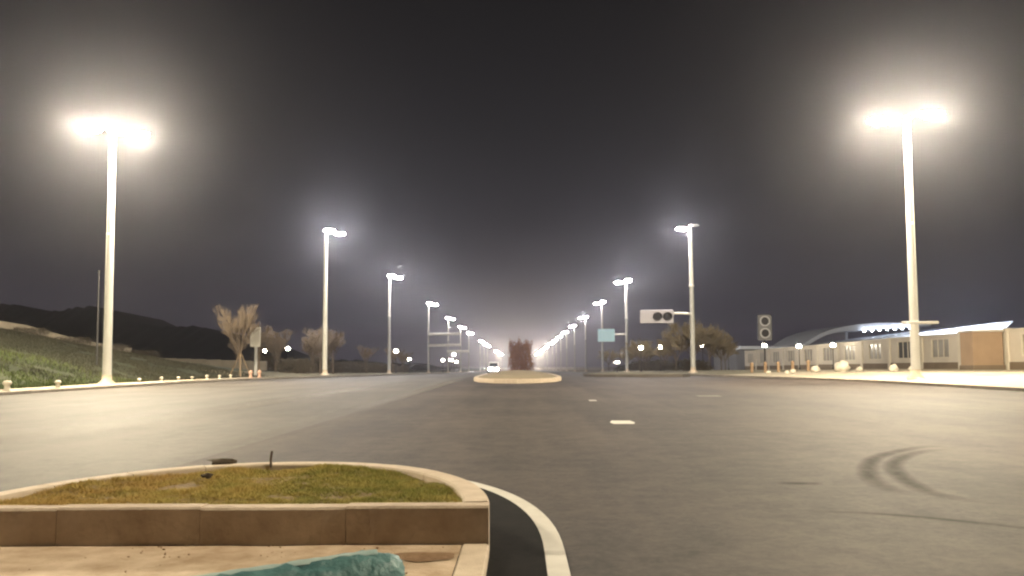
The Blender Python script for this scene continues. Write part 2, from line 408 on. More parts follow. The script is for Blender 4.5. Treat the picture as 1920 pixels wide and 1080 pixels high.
# ------------------------------------------------------------------ median nose in the foreground
random.seed(4)
planter = thing('planter', 'grass-filled raised planter with rounded granite kerb beside white curved line', 'planter', (0,0,0))
ZT = .312
def edge(a, off):                               # curved outline, a from 0 (right) to pi (left)
    return Vector((CX + (AX-off)*cos(a), NY + max(0.0, (AY-off))*sin(a)**.94, 0))
def sweep_stone(P, Q, z1, z0=-.12, c=.014):
    mb = MB(); n = len(P)
    for p, q in zip(P, Q):
        d = (q-p).normalized()
        for s_, z in ((0, z0), (0, z1-c), (c, z1), ((q-p).length-c, z1), ((q-p).length, z1-c), ((q-p).length, z0)):
            v = p + d*s_; mb.v.append((v.x, v.y, z))
    k = 6
    for i in range(n-1):
        for j in range(k-1): mb.f.append((i*k+j, i*k+j+1, (i+1)*k+j+1, (i+1)*k+j))
    mb.f += [tuple(range(k-1,-1,-1)), tuple(range((n-1)*k, n*k))]
    return mb
def shade_faces(o):
    o.data.materials.append(M['kerbface'])
    for p in o.data.polygons:
        if p.normal.z < .3: p.material_index = 1
NS = 9; RW = .175
for i in range(NS):
    a0 = .075 + (pi-.15)*i/NS + .0025; a1 = .075 + (pi-.15)*(i+1)/NS - .0025
    aa = [a0+(a1-a0)*j/7 for j in range(8)]
    P = [edge(a, 0) for a in aa]; Q = [edge(a, RW) for a in aa]
    sweep_stone(P, Q, ZT + random.uniform(-.004, .004)).build('kerb_stone', 'kerb', planter)
xs = [CX-AX, -2.93, -2.02, -1.10, CX+AX]
for a, b in zip(xs, xs[1:]):
    dz = random.uniform(-.004, .004); n = 6
    P = [Vector((a+.002+(b-a-.004)*j/n, NY + random.uniform(-.005,.005), 0)) for j in range(n+1)]
    Q = [Vector((p.x, NY+.15, 0)) for p in P]
    shade_faces(sweep_stone(P, Q, ZT+dz+.002).build('kerb_stone', 'kerb', planter))
# soil and grass
mb = MB(); nr, na = 12, 40
def soil_z(x, y): return .275 + .05*noise.noise(Vector((x*1.6, y*1.6, 0))) + .022*noise.noise(Vector((x*6, y*6, 3)))
def inside(a, r):
    p = edge(a, RW-.01); base = Vector((CX, NY+.14, 0)); p.y = max(p.y, NY+.14)
    return base + (p-base)*r
for i in range(nr+1):
    for k in range(na+1):
        p = inside(pi*k/na, i/nr); mb.v.append((p.x, p.y, soil_z(p.x, p.y)))
for i in range(nr):
    for k in range(na): a = i*(na+1)+k; mb.f.append((a, a+1, a+na+2, a+na+1))
mb.build('soil', 'soil', planter, True)
mb = MB(); rnd = random.Random(11)
for _ in range(75000):
    a = rnd.random()*pi; r = sqrt(rnd.random()); p = inside(a, r*.985); x, y = p.x, p.y
    dens = noise.noise(Vector((x*2.1, y*2.1, 5))) + .5*noise.noise(Vector((x*7, y*7, 1)))
    if dens < -.26 - .35*rnd.random(): continue
    z = soil_z(x, y)-.004; h = rnd.uniform(.010, .034)*(1.0+.7*max(-.5, dens)); th = rnd.random()*2*pi; wd = rnd.uniform(.0025, .005)
    lx, ly = rnd.gauss(0, .022), rnd.gauss(0, .022)
    k = len(mb.v); cx_, sx_ = cos(th)*wd, sin(th)*wd
    mb.v += [(x-cx_, y-sx_, z), (x+cx_, y+sx_, z), (x+lx, y+ly, z+h)]; mb.f.append((k, k+1, k+2))
g = mb.build('grass', 'grass', planter); g['kind'] = 'stuff'
# rod, clods
mb = MB(); mb.tube([(-2.27,7.22,.28),(-2.272,7.222,.36),(-2.262,7.22,.43)], [.012,.011,.010], 6)
tag(mb.build('metal_rod', 'rust'), 'thin dark rod sticking up at the planter rim', 'rod')
for (c, r, sd, lb) in (((-2.74,7.30,.325),(.13,.07,.03),1,'flat dark clod of earth lying on the planter rim'),
                       ((-2.55,6.46,.315),(.045,.04,.022),2,'small dark clod lying in the planter grass')):
    mb = MB(); mb.blob(c, r, 14, 8, .7, sd); tag(mb.build('earth_clod', 'clod', None, True), lb, 'clod')
# paved refuge
mb = MB(); nx, ny = 30, 40
for j in range(ny+1):
    for i in range(nx+1):
        x = -3.6 + (3.23)*i/nx; y = -3 + 8.0*j/ny
        mb.v.append((x, y, .078 + .006*noise.noise(Vector((x*2.2, y*2.2, 0)))))
for j in range(ny):
    for i in range(nx): a = j*(nx+1)+i; mb.f.append((a, a+1, a+nx+2, a+nx+1))
pav = struct(mb.build('paving', 'paving', None, True))
for i in range(9):
    for xa, xb in ((-.365, -.20), (-3.8, -3.605)):
        y0 = 5.0 - .9*(i+1); mb = MB(); mb.box((xa, y0+.004, -.12), (xb, y0+.896, .088+random.uniform(-.003,.003)), .012)
        mb.build('kerb_stone', 'kerb', pav)
# spilt earth and crumbs on the paving
mb = MB(); rd = random.Random(5)
for i in range(13):
    for k in range(18):
        a = 2*pi*k/18; q = (i/12)*(1+.45*noise.noise(Vector((cos(a)*1.4, sin(a)*1.4, 7))))
        mb.v.append((-.56+.17*q*cos(a), 4.70+.13*q*sin(a), .083+.016*max(0, 1-i/12)+.005*noise.noise(Vector((i*.7, k, 1)))*(1-i/12)))
for i in range(12):
    for k in range(18): mb.f.append((i*18+k, i*18+(k+1)%18, (i+1)*18+(k+1)%18, (i+1)*18+k))
tag(mb.build('earth_patch', 'dirt', None, True), 'brown patch of spilt earth on the paving by the kerb', 'earth')
mb = MB()
for _ in range(420):
    x, y = rd.uniform(-3.5, -.4), 5.0-abs(rd.gauss(0, .3)); q = .0015+.006*rd.random()**4
    if noise.noise(Vector((x*2.2, y*3, 4))) < .08: continue
    mb.blob((x, y, .080+q*.4), (q*rd.uniform(.8,1.6), q, q*.7), 5, 3)
o = struct(mb.build('crumbs', 'dirt'), 'stuff'); o['label'] = 'earth crumbs and grit scattered on the tan paving'; o['category'] = 'grit'
# rolled sheeting
mb = MB(); rnd = random.Random(3)
A, B = Vector((-2.3, 2.76, .195)), Vector((-.60, 3.93, .195)); ax = (B-A).normalized(); sd = ax.cross(Vector((0,0,1))).normalized()
NR, NK = 46, 28
for i in range(NR+1):
    t = i/NR; c = A + (B-A)*t
    r0 = .112*(1 + .10*noise.noise(Vector((t*5, 0, 2)))) 
    if t > .93: r0 *= 1 - .35*((t-.93)/.07)**2
    for k in range(NK):
        th = 2*pi*k/NK
        fold = .019*noise.noise(Vector((t*26, cos(th)*1.6, sin(th)*1.6))) + .015*noise.noise(Vector((t*60, cos(th+t*6)*3, sin(th+t*6)*3)))
        r = r0 + fold; v = c + sd*(r*cos(th)) + Vector((0,0,1))*(r*sin(th)*.98)
        v.z = max(v.z, .086); mb.v.append(tuple(v))
for i in range(NR):
    for k in range(NK): mb.f.append((i*NK+k, i*NK+(k+1)%NK, (i+1)*NK+(k+1)%NK, (i+1)*NK+k))
kc = len(mb.v); e_ = A + (B-A)*.985; mb.v += [tuple(A+ax*.02), tuple(e_)]
for k in range(NK): mb.f += [(kc, (k+1)%NK, k), (kc+1, NR*NK+k, NR*NK+(k+1)%NK)]
roll = thing('rolled_sheeting', 'crumpled teal plastic sheeting rolled up on the tan paving', 'sheeting', (0,0,0))
mb.build('roll', 'tarp', roll, True)
mb = MB()                                       # pale hem folded along the top of the roll
for i in range(41):
    t_ = .2+.74*i/40; c = A+(B-A)*t_; wv = .012*noise.noise(Vector((t_*30, 1, 1)))
    for q, dz in ((-.03, .104), (-.012, .124), (.006, .118)): v = c - sd*(q+wv) + Vector((0,0,dz+.5*wv)); mb.v.append(tuple(v))
for i in range(40):
    for j in range(2): a = i*3+j; mb.f.append((a, a+1, a+4, a+3))
mb.build('hem', 'hem', roll, True)
mb = MB()                                       # loose torn flap at the end of the roll
for i in range(9):
    for j in range(7):
        u, v = i/8, j/6
        p = B + ax*(-.05+.13*v) + sd*(.11-.2*u) ; zz = .09 + .19*(1-v)*sin(pi*min(1,u*1.05))*.75 + .02*noise.noise(Vector((u*5, v*5, 9)))
        mb.v.append((p.x, p.y, max(.088, zz)))
for i in range(8):
    for j in range(6): a = i*7+j; mb.f.append((a, a+1, a+8, a+7))
mb.build('loose_flap', 'tarp', roll, True)

# ------------------------------------------------------------------ far median
mo = [(-3.15, 300), (-3.15, 55), (-3.0, 51.5), (-2.5, 48.2), (-1.5, 46.0), (-.15, 45.2), (1.2, 46.0), (2.2, 48.2), (2.7, 51.5), (2.85, 55), (2.85, 300)]
med = thing('median_island', 'long kerbed median island with dry sandy top splitting the avenue', 'median', (0,0,0))
pts = []
for (a, b) in zip(mo, mo[1:]):
    n = max(1, int((Vector(b)-Vector(a)).length/1.0)) if max(a[1], b[1]) < 60 else 24
    for i in range(n): pts.append(((a[0]+(b[0]-a[0])*i/n), a[1]+(b[1]-a[1])*i/n))
pts.append(mo[-1])
for (a, b) in zip(pts, pts[1:]):
    a, b = Vector((*a, 0)), Vector((*b, 0)); d = (b-a).normalized(); q = Vector((-d.y, d.x, 0))
    mb = MB()
    for p in (a+d*.01, b-d*.01):
        for s_, z in ((0,-.2),(0,.22),(.03,.25),(.26,.25),(.26,-.2)): v = p+q*s_; mb.v.append((v.x, v.y, gp(v.y)+z))
    mb.f += [(0,1,6,5),(1,2,7,6),(2,3,8,7),(3,4,9,8),(4,3,2,1,0),(5,6,7,8,9)]
    mb.build('kerb_stone', 'kerb', med)
mb = MB(); ys = [45.5,46,46.6,47.4,48.4,50,52,55,60,66,74,84,96,110,130,160,200,250,300]; n = 9
def mhalf(y): return 2.75*min(1, max(0, 1-((55-y)/9.7)**2)**.5) if y < 55 else 2.75
for y in ys:
    h_ = mhalf(y)
    for i in range(n):
        s_ = -1+2*i/(n-1); x = -.15+s_*h_
        mb.v.append((x, y, gp(y)+.22+.32*(1-s_*s_)*min(1, max(0,(y-45.5)/14))+.05*noise.noise(Vector((x, y*.6, 0)))))
for j in range(len(ys)-1):
    for i in range(n-1): a = j*n+i; mb.f.append((a, a+1, a+n+1, a+n))
mb.build('sandy_top', 'drysoil', med, True)

# kerbed island at the mouth of the avenue, building side
isl = thing('traffic_island', 'low dark-kerbed traffic island in front of the lamps on the building side', 'traffic island', (0,0,0))
io = [(5.4, 66), (6.0, 63.4), (7.6, 62.0), (10, 61.4), (12.6, 61.2), (13.4, 62.4), (13.2, 66), (12.6, 72), (11, 77), (9, 78), (7, 75), (5.6, 70), (5.4, 66)]
for (a, b) in zip(io, io[1:]):
    a, b = Vector((*a, 0)), Vector((*b, 0)); d = (b-a).normalized(); q = Vector((-d.y, d.x, 0)); mb = MB()
    for p in (a+d*.008, b-d*.008):
        for s_, z in ((0,-.2),(0,.2),(.03,.23),(.2,.23),(.2,-.2)): v = p+q*s_; mb.v.append((v.x, v.y, gp(v.y)+z))
    mb.f += [(0,1,6,5),(1,2,7,6),(2,3,8,7),(3,4,9,8),(4,3,2,1,0),(5,6,7,8,9)]
    mb.build('kerb_stone', 'islandkerb', isl)
mb = MB(); c = Vector((9.5, 69, 0)); mb.v.append((9.5, 69, gp(69)+.34))
for r in (.5, .97):
    for a in io[:-1]: v = c+(Vector((*a,0))-c)*r; mb.v.append((v.x, v.y, gp(v.y)+(.32 if r < .9 else .2)))
k = len(io)-1
for i in range(k): mb.f += [(0, 1+i, 1+(i+1)%k), (1+i, 1+k+i, 1+k+(i+1)%k, 1+(i+1)%k)]
mb.build('dry_top', 'verge', isl, True)

# ------------------------------------------------------------------ street lamps
H = 14.0
def cap_pod(mb, L_, wd, ht, z, n=10, rings=8):
    """drop lens: long flattened pod, along x, centred on 0"""
    vs = []; fs = []
    for i in range(rings+1):
        t = -cos(pi*i/rings); r = (1-t*t)**.5 if abs(t) < 1 else 0; r = max(r, .02)**.7
        for k in range(n):
            a = 2*pi*k/n; zz = sin(a)*ht*(1 if sin(a) < 0 else .55)
            vs.append((t*L_/2, cos(a)*wd/2*r, z+zz*r))
    for i in range(rings):
        for k in range(n): fs.append((i*n+k, (i+1)*n+k, (i+1)*n+(k+1)%n, i*n+(k+1)%n))
    mb.add(vs, fs)
mesh_cache = {}
def cached(key, fn):
    if key not in mesh_cache: mesh_cache[key] = fn()
    return mesh_cache[key]
def mk(fn, name, m):
    mb = MB(); fn(mb); me = mb.mesh(name); me.materials.append(M[m]); me.shade_smooth(); flat_caps(me); return me
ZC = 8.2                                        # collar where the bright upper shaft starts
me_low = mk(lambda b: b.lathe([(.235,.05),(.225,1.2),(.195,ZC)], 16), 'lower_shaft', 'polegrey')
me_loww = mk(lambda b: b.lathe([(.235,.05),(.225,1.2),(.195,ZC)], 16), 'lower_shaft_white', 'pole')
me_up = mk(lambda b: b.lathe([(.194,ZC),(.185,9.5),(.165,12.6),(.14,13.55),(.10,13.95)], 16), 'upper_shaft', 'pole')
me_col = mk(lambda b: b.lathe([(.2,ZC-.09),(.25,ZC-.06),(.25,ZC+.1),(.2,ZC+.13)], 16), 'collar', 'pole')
me_base = mk(lambda b: (b.lathe([(.46,-.15),(.46,.06),(.40,.1)], 8), b.lathe([(.34,.1),(.34,.14),(.26,.2),(.235,.5)], 16)), 'base_plate', 'kerb')
def lamp(loc, side, label, group, off=(1.15, -.30), warm=False, lit=(True, True), white=False, reach=0.0, rz=0.0):
    """side = +1 when the road lies towards +x"""
    t = thing('street_lamp', label, 'street lamp', loc, rz, group)
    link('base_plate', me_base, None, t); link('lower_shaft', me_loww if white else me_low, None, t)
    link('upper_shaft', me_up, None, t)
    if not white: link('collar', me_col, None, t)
    for j, (dx, zz) in enumerate(((off[0], 13.72), (off[1], 14.05))):
        x = dx*side
        def arm(b): b.tube([(0,0,13.6),(x*.35,0,zz+.02),(x*.75,0,zz+.1)], [.06,.05,.04], 8)
        link('arm', cached(('arm', x, zz), lambda: mk(arm, 'arm', 'polegrey')), None, t)
        def hs(b): b.box((x-.36, -.05, zz+.075), (x+.36, .05, zz+.12), .012); b.tube([(x-.3*side, 0, zz+.1),(x*.7, 0, zz+.1)], .05, 8)
        h = link('luminaire', cached(('h', x, zz), lambda: mk(hs, 'luminaire', 'housing')), None, t)
        mn = ('lens_warm' if warm else 'lens' if loc[1] < 140 else 'lens_far' if loc[1] < 560 else 'lens_end') if lit[j] else 'lens_off'
        def ln(b):
            q = MB(); cap_pod(q, 1.25 if warm else 1.0, .56 if warm else .42, .2 if warm else .14, zz); b.add([(vx+x, vy, vz) for vx, vy, vz in q.v], q.f)
        link('lens', cached(('l', x, zz, mn), lambda: mk(ln, 'lens', mn)), None, h)
    return t
GL = 'street lamps along the lawn side'; GR = 'street lamps along the building side'
LL = 'white two-headed street lamp in the far row along the lawn side'
LR = 'white two-headed street lamp in the far row along the building side'
def lz(x, y): return zL(x, y) if x < 0 else zR(x, y)
def put(x, y, side, label, group, **k): return lamp((x, y, lz(x, y)+.02), side, label, group, **k)
put(-22.37, 42.6, 1, 'tall white double-headed street lamp rising from the green lawn with rounded footing', GL, off=(1.35,-1.25), warm=True, white=True)
R1 = put(20.65, 41.4, -1, 'tall white double-headed street lamp with a short crossbar before the long cream wall', GR, off=(1.4,-1.35), warm=True, white=True)
put(-23.4, 5.6, 1, 'white double-headed street lamp standing on the lawn level with the near planter', GL, off=(1.35,-1.25), warm=True, white=True)
put(21.4, 5.4, -1, 'white double-headed street lamp on the pavement level with the near planter', GR, off=(1.4,-1.35), warm=True, white=True)
put(-18.8, 76.0, 1, 'street lamp behind the staked tree, next after the lawn lamp', GL, off=(1.35,.35), white=True)
put(-18.65, 112.6, 1, 'street lamp between the bare trees and the double-arm lamp', GL, off=(1.3,.3))
L4 = put(-18.4, 159.0, 1, 'street lamp carrying two long level arms over the road', GL, off=(1.3,.2))
L5 = put(-18.4, 202.9, 1, 'street lamp carrying one long level arm over the road', GL, off=(1.2,-.1))
R2 = put(16.4, 74.9, -1, 'street lamp with one head unlit holding the traffic signal arm', GR, off=(.85,-.35), lit=(True, False))
R3 = put(16.4, 120.9, -1, 'street lamp holding the pale blue sign on its arm', GR, off=(1.1,-.35))
put(16.7, 159.3, -1, 'street lamp standing just behind the pale blue sign', GR, off=(1.1,-.2))
for i in range(15):
    y = 203.2 + 41*i
    if i in (1, 2, 4, 5, 6, 10, 11, 12, 13, 14): put(-18.4, y + (0 if i > 1 else 1), 1, LL, GL, off=(1.2,-.1))
    if i not in (6, 8): put(17.0, y, -1, LR, GR, off=(1.2,-.1))
# arms on the combined poles
def part(par, name, m, fn, smooth=False):
    b = MB(); fn(b); return b.build(name, m, par, smooth)
part(R1, 'crossbar', 'pole', lambda b: b.box((-.75,-.27,2.86),(1.15,-.20,3.0), .01))
part(R2, 'signal_arm', 'pole', lambda b: b.tube([(0,0,5.55),(-1.0,0,5.62),(-3.4,0,5.62)], [.13,.11,.09], 10), True)
part(R3, 'sign_arm', 'pole', lambda b: b.tube([(0,0,5.75),(-1.0,0,5.75),(-3.6,0,5.75)], [.15,.13,.12], 10), True)
for z in (7.75, 5.5): part(L4, 'gantry_arm', 'pole', lambda b: b.tube([(0,0,z),(3,0,z+.05),(6.4,0,z+.1)], [.3,.29,.27], 10), True)
part(L5, 'gantry_arm', 'pole', lambda b: b.tube([(-.3,0,5.4),(2.6,0,5.42),(5.4,0,5.42)], [.36,.34,.32], 10), True)

# ------------------------------------------------------------------ signals and signs
bz = R2.location.z
sg = thing('traffic_signal', 'horizontal pale signal board with two dark round lenses hanging from lamp arm', 'traffic signal', (13.0, 74.7, bz+5.35))
part(sg, 'board', 'signalbody', lambda b: b.box((-1.58,-.1,-.66),(1.58,.08,.60), .05))
for x, m in ((0.05, 'signallens'), (1.0, 'signallens')):
    l = part(sg, 'lens', m, lambda b: b.tube([(x,-.14,-.06),(x,-.10,-.06)], .36, 20))
    def hood(b):
        n = 16
        for r in (.43, .39):
            for yy in (-.10, -.42):
                for k in range(n): a = 2*pi*k/n; b.v.append((x+r*cos(a), yy if yy > -.2 or sin(a) > -.2 else -.2, -.06+r*sin(a)))
        for q in (0, 2):
            for k in range(n): b.f.append((q*n+k, q*n+(k+1)%n, (q+1)*n+(k+1)%n, (q+1)*n+k))
        for k in range(n): b.f.append((n+k, n+(k+1)%n, 3*n+(k+1)%n, 3*n+k))
    part(l, 'hood', 'signallens', hood)
part(sg, 'bracket', 'polegrey', lambda b: b.box((1.3,.08,.1),(1.7,.22,.42), .02))
s2 = thing('road_sign', 'blank pale blue rectangular sign hung out over the road from lamp arm', 'road sign', (13.25, 120.6, R3.location.z+5.6))
part(s2, 'panel', 'signblue', lambda b: b.box((-1.3,-.05,-.98),(1.3,.0,.98), .03))
for z in (-.5, .5): part(s2, 'rail', 'polegrey', lambda b: b.box((-1.1,.002,z-.05),(1.1,.08,z+.05)))
part(s2, 'bracket', 'polegrey', lambda b: b.box((.9,.082,0.0),(1.2,.16,.3)))
x0, y0 = 22.3, 72.0; g0 = zR(x0, y0)
ps = thing('traffic_signal', 'upright grey unlit signal with two ringed lenses on a post before the wall', 'traffic signal', (x0, y0, g0))
part(ps, 'post', 'steel', lambda b: b.lathe([(.09,-.1),(.075,2.75),(.075,4.8)], 10), True)
part(ps, 'board', 'darkboard', lambda b: b.box((-.64,-.22,2.7),(.64,-.10,5.05), .12))
for z in (3.35, 4.45):
    l = part(ps, 'lens', 'signallens', lambda b: b.tube([(0,-.27,z),(0,-.22,z)], .36, 18))
    def ring(b):
        n = 18
        for r, yy in ((.36,-.25),(.36,-.32),(.47,-.32),(.47,-.22)):
            for k in range(n): b.v.append((r*cos(2*pi*k/n), yy, z+r*sin(2*pi*k/n)))
        for q in range(3):
            for k in range(n): b.f.append((q*n+k, q*n+(k+1)%n, (q+1)*n+(k+1)%n, (q+1)*n+k))
    part(l, 'rim', 'rim', ring)
x0, y0 = -21.8, 65.0; g0 = zL(x0, y0)
bs = thing('sign', 'blank pale upright sign on a post beside the staked tree', 'sign', (x0, y0, g0))
part(bs, 'post', 'polegrey', lambda b: b.lathe([(.16,-.1),(.13,.3),(.12,3.9)], 10), True)
part(bs, 'panel', 'signwhite', lambda b: b.box((-.42,-.24,2.45),(.42,-.13,4.05), .03))
part(bs, 'bracket', 'polegrey', lambda b: (b.box((-.3,-.128,2.8),(.3,.13,2.88)), b.box((-.3,-.128,3.6),(.3,.13,3.68))))
# slim pole behind the lawn lamp
x0, y0 = -28.0, 52.0
sp_ = thing('utility_pole', 'slim dull pole standing on the lawn just behind the tall lamp', 'pole', (x0, y0, zL(x0, y0)))
part(sp_, 'shaft', 'steel', lambda b: b.lathe([(.07,-.2),(.05,6.2)], 8), True)
part(sp_, 'cap', 'steel', lambda b: b.lathe([(.1,6.2),(.1,6.26),(.02,6.32)], 8), True)

# ------------------------------------------------------------------ bollards and stones at the kerbs
def bollard_mesh(m):
    b = MB(); b.lathe([(.17,-.05),(.17,.04),(.12,.09),(.10,.3),(.15,.36),(.17,.44),(.13,.54),(.05,.58)], 10)
    me = b.mesh('stone_bollard'); me.materials.append(M[m]); me.shade_smooth(); return me
bm_w, bm_p = bollard_mesh('stone'), bollard_mesh('pink')
for (y, s_) in ((33.5,1.1),(37.2,.9),(45.2,.7),(48.0,.75),(50.4,.7),(52.4,.65),(54.4,.8),(56.2,.75),(57.9,.75)):
    x = kl(y)-.65; o = link('stone_bollard', bm_w, None, None, True, (x, y, zL(x, y))); o.scale = (s_*.95, s_*.95, s_*.7)
    tag(o, 'small pale stone bollard in the line along the lawn kerb', 'bollard', 'bollards on the lawn kerb')
for y in (60.4, 61.6):
    x = kl(y)-.6; o = link('stone_bollard', bm_p, None, None, True, (x, y, zL(x, y)))
    tag(o, 'pinkish bollard at the foot of the staked tree', 'bollard', 'pink bollards by the staked tree')
for i, (x, y, r, lb) in enumerate(((21.6,58.0,.34,'upright pale boulder on the dusty pavement before the cream wall'),(23.4,57.6,.58,'largest rounded pale boulder on the dusty pavement before the wall'),
        (24.9,58.2,.24,'pale rubble stone'),(20.2,58.6,.22,'pale rubble stone'),(19.4,57.5,.2,'pale rubble stone'),(27.0,57.3,.36,'pale boulder on the pavement just left behind the tall wall-side lamp'),(28.0,56.6,.3,'pale rubble stone'),(18.6,59.3,.2,'pale rubble stone'),(29.0,58,.24,'pale rubble stone'))):
    b = MB(); b.blob((0,0,r*.45), (r*.95, r*.8, r*.8), 12, 8, .45, i+3)
    o = b.build('boulder', 'stone', None, True, (x, y, zR(x, y)))
    if lb.startswith('pale rubble'): tag(o, 'small pale rubble stone lying on the dusty pavement before the wall', 'stone', 'rubble stones on the pavement')
    else: tag(o, lb, 'boulder')
bpm = MB(); bpm.lathe([(.13,-.05),(.12,.6),(.15,.66),(.13,.78),(.04,.84)], 10); bpm = bpm.mesh('brown_bollard'); bpm.materials.append(M['brownpost'])
for i, (x, y) in enumerate(((18.6,63.5),(19.4,62.6),(20.2,61.9),(21.1,61.3),(22.2,61.0))):
    tag(link('brown_bollard', bpm, None, None, True, (x, y, zR(x, y))), 'short brown bollard in the row beneath the upright signal', 'bollard', 'brown bollards under the upright signal')

# ------------------------------------------------------------------ garden globe lamps
gm_post = mk(lambda b: b.lathe([(.12,-.1),(.11,.2),(.05,.35),(.04,3.05),(.1,3.1),(.12,3.16)], 10), 'post', 'steel')
gm_globe = mk(lambda b: b.blob((0,0,3.38), (.27,.27,.25), 12, 8), 'globe', 'globe')
def globe(x, y, top, lb, gr, s_=1.0):
    g0 = lz(x, y); sc = (top-g0)/3.38
    t = thing('garden_lamp', lb, 'garden lamp', (x, y, g0), 0, gr); t.scale = (s_, s_, sc)
    link('post', gm_post, None, t); o = link('globe', gm_globe, None, t)
    if sc < .8: o.scale = (1, 1, 1)
    return t
for x, y, top in ((12.6+4.6,112,3.5),(24.3,105,3.59),(27.7,105,3.57),(32.5,105,3.54),(34.6,98,3.3),(35.6,90,3.2)):
    globe(x, y, top, 'garden lamp with round lit globe in the row before the cream wall', 'globe lamps before the wall')
globe(18.7, 105, 3.45, 'dimmer small globe lamp among the olive trees', 'globe lamp among the olive trees', .7)
globe(16.0, 130, 1.5, 'low bright globe lamp at the verge below the pale blue sign', 'low globe lamp', 1.4)
for x, y, top, s_ in ((-20.1,128,3.5,1.2),(-19.6,140,2.3,1),(-33,112,3.7,1),(-36.3,112,3.4,.8),(-18.5,190,2.4,1.2),(-19.2,215,2.6,1.3),(-19.4,225,2.6,1.3),(-18.9,236,2.2,1.4),(-19.0,228,4.3,1.5)):
    globe(x, y, top, 'garden lamp with round lit globe among the hedges on the lawn side', 'globe lamps on the lawn side', s_)

# ------------------------------------------------------------------ trees
def tree_meshes(seed, h, clear, spread_, levels, n0, fan, tw, upright):
    r = random.Random(seed); wood = MB(); tw_ = MB()
    top = Vector((r.uniform(-.1,.1), r.uniform(-.1,.1), clear))
    wood.tube([(0,0,-.15),(top.x*.4,top.y*.4,clear*.5),tuple(top),(top.x*1.3,top.y*1.3,clear+.25*h)], [.085*h/5,.065*h/5,.055*h/5,.025*h/5], 8)
    def grow(p, d, L_, rad, lev):
        q = p + d*L_*.5 + Vector((r.gauss(0,.04), r.gauss(0,.04), 0))*L_; e2 = q + (d*.9+Vector((0,0,upright*.25))).normalized()*L_*.5
        (wood if lev < 2 else tw_).tube([p, q, e2], [rad, rad*.8, rad*.55], 5 if lev < 2 else 3, False)
        if lev >= levels: return
        for k in range(fan):
            ph = r.random()*2*pi; s_ = r.uniform(.25,.6)
            u = d.cross(Vector((0,0,1))+Vector((.01,.02,0))).normalized(); v = d.cross(u)
            nd = (d + (u*cos(ph)+v*sin(ph))*s_ + Vector((0,0,upright*.22))).normalized()
            st = p + (e2-p)*r.uniform(.45,1.0)
            grow(st, nd, L_*r.uniform(.55,.8), max(rad*.55, tw), lev+1)
    for k in range(n0):
        a = 2*pi*k/n0+r.uniform(-.3,.3); el = r.uniform(.35, 1.0)
        d = Vector((cos(a)*spread_*el, sin(a)*spread_*el, 1)).normalized()
        grow(top*r.uniform(.86,1.1), d, (h-clear)*r.uniform(.36,.5), .03*h/5, 0)
    return wood.mesh('trunk'), tw_.mesh('crown')
TR = {}
for key, args, tm in (('broom', (1,5.9,1.7,.62,4,9,4,.011,1.0),'twig'), ('slim', (2,4.4,1.3,.5,4,7,4,.012,1.0),'twig'), ('olive', (3,5.0,1.4,1.0,4,9,4,.020,.5),'twigo'), ('olive2', (5,4.4,1.2,1.1,4,8,4,.020,.5),'twigo')):
    a, b = tree_meshes(*args); a.materials.append(M['bark']); b.materials.append(M[tm]); TR[key] = (a, b)
def tree(key, x, y, sc, rz, label, group=None, cat='tree'):
    t = thing('bare_tree' if key in ('broom','slim') else 'roadside_tree', label, cat, (x, y, lz(x, y)-.02), rz, group); t.scale = sc if isinstance(sc, tuple) else (sc,)*3
    link('trunk', TR[key][0], None, t); link('crown', TR[key][1], None, t); return t
st_ = tree('broom', -22.0, 62.0, (.86,.86,.92), .4, 'bare pale tree propped by wooden stakes beside the blank sign')
for k in range(3):
    a = .5+2*pi*k/3
    part(st_, 'stake', 'stake', lambda b: b.tube([(cos(a)*1.15, sin(a)*1.15, -.05),(cos(a)*.08, sin(a)*.08, 2.0)], .045, 6))
part(st_, 'tie', 'stake', lambda b: b.lathe([(.13,1.78),(.14,1.8),(.14,1.9),(.13,1.92)], 10))
rr = random.Random(8)
BT = ((76, 'slender bare tree just behind the blank upright sign', 'bare tree behind the sign'),
      (90, 'slender bare tree clustered around the lamp after the lawn lamp', 'bare trees around the second lawn-side lamp'),
      (110, 'slender bare tree standing back among the dark hedges on the lawn side', 'bare trees among the lawn-side hedges'),
      (999, 'small bare tree at the verge before the double-arm lamp', 'bare trees before the double-arm lamp'))
for x, y, s_ in ((-24.5,74,.95),(-26,84,.95),(-22.6,86,.85),(-23.2,88,.9),(-21.3,84,1.06),(-20.6,87,1.05),(-24,98,1.0),(-29.5,95,.9),(-27,105,1.0),(-21,108,.8),(-20.2,126,.85),(-19.8,134,.8),(-32,104,.95),(-36,100,.9)):
    tree('slim', x, y, (s_*1.15, s_*1.15, s_), rr.random()*6, *next((l, g) for lim, l, g in BT if y < lim))
for key, x, y, s_ in (('olive',20.3,92,1.15),('olive2',18.6,94,1.1),('olive',22.4,93,1.05),('olive2',24.2,95,1.0),('olive',17.9,118,.95),('olive2',19.4,122,.85),('olive2',20.6,112,.85),('olive',27.0,104,.8),('olive2',19.0,140,.9),('olive',18.6,165,.9)):
    tree(key, x, y, s_, rr.random()*6, *(('spreading olive-brown tree behind the lamp with the unlit head', 'olive trees behind the half-lit lamp') if y < 100 else ('smaller olive-brown tree behind the lamp holding the pale blue sign', 'olive trees behind the sign lamp')))
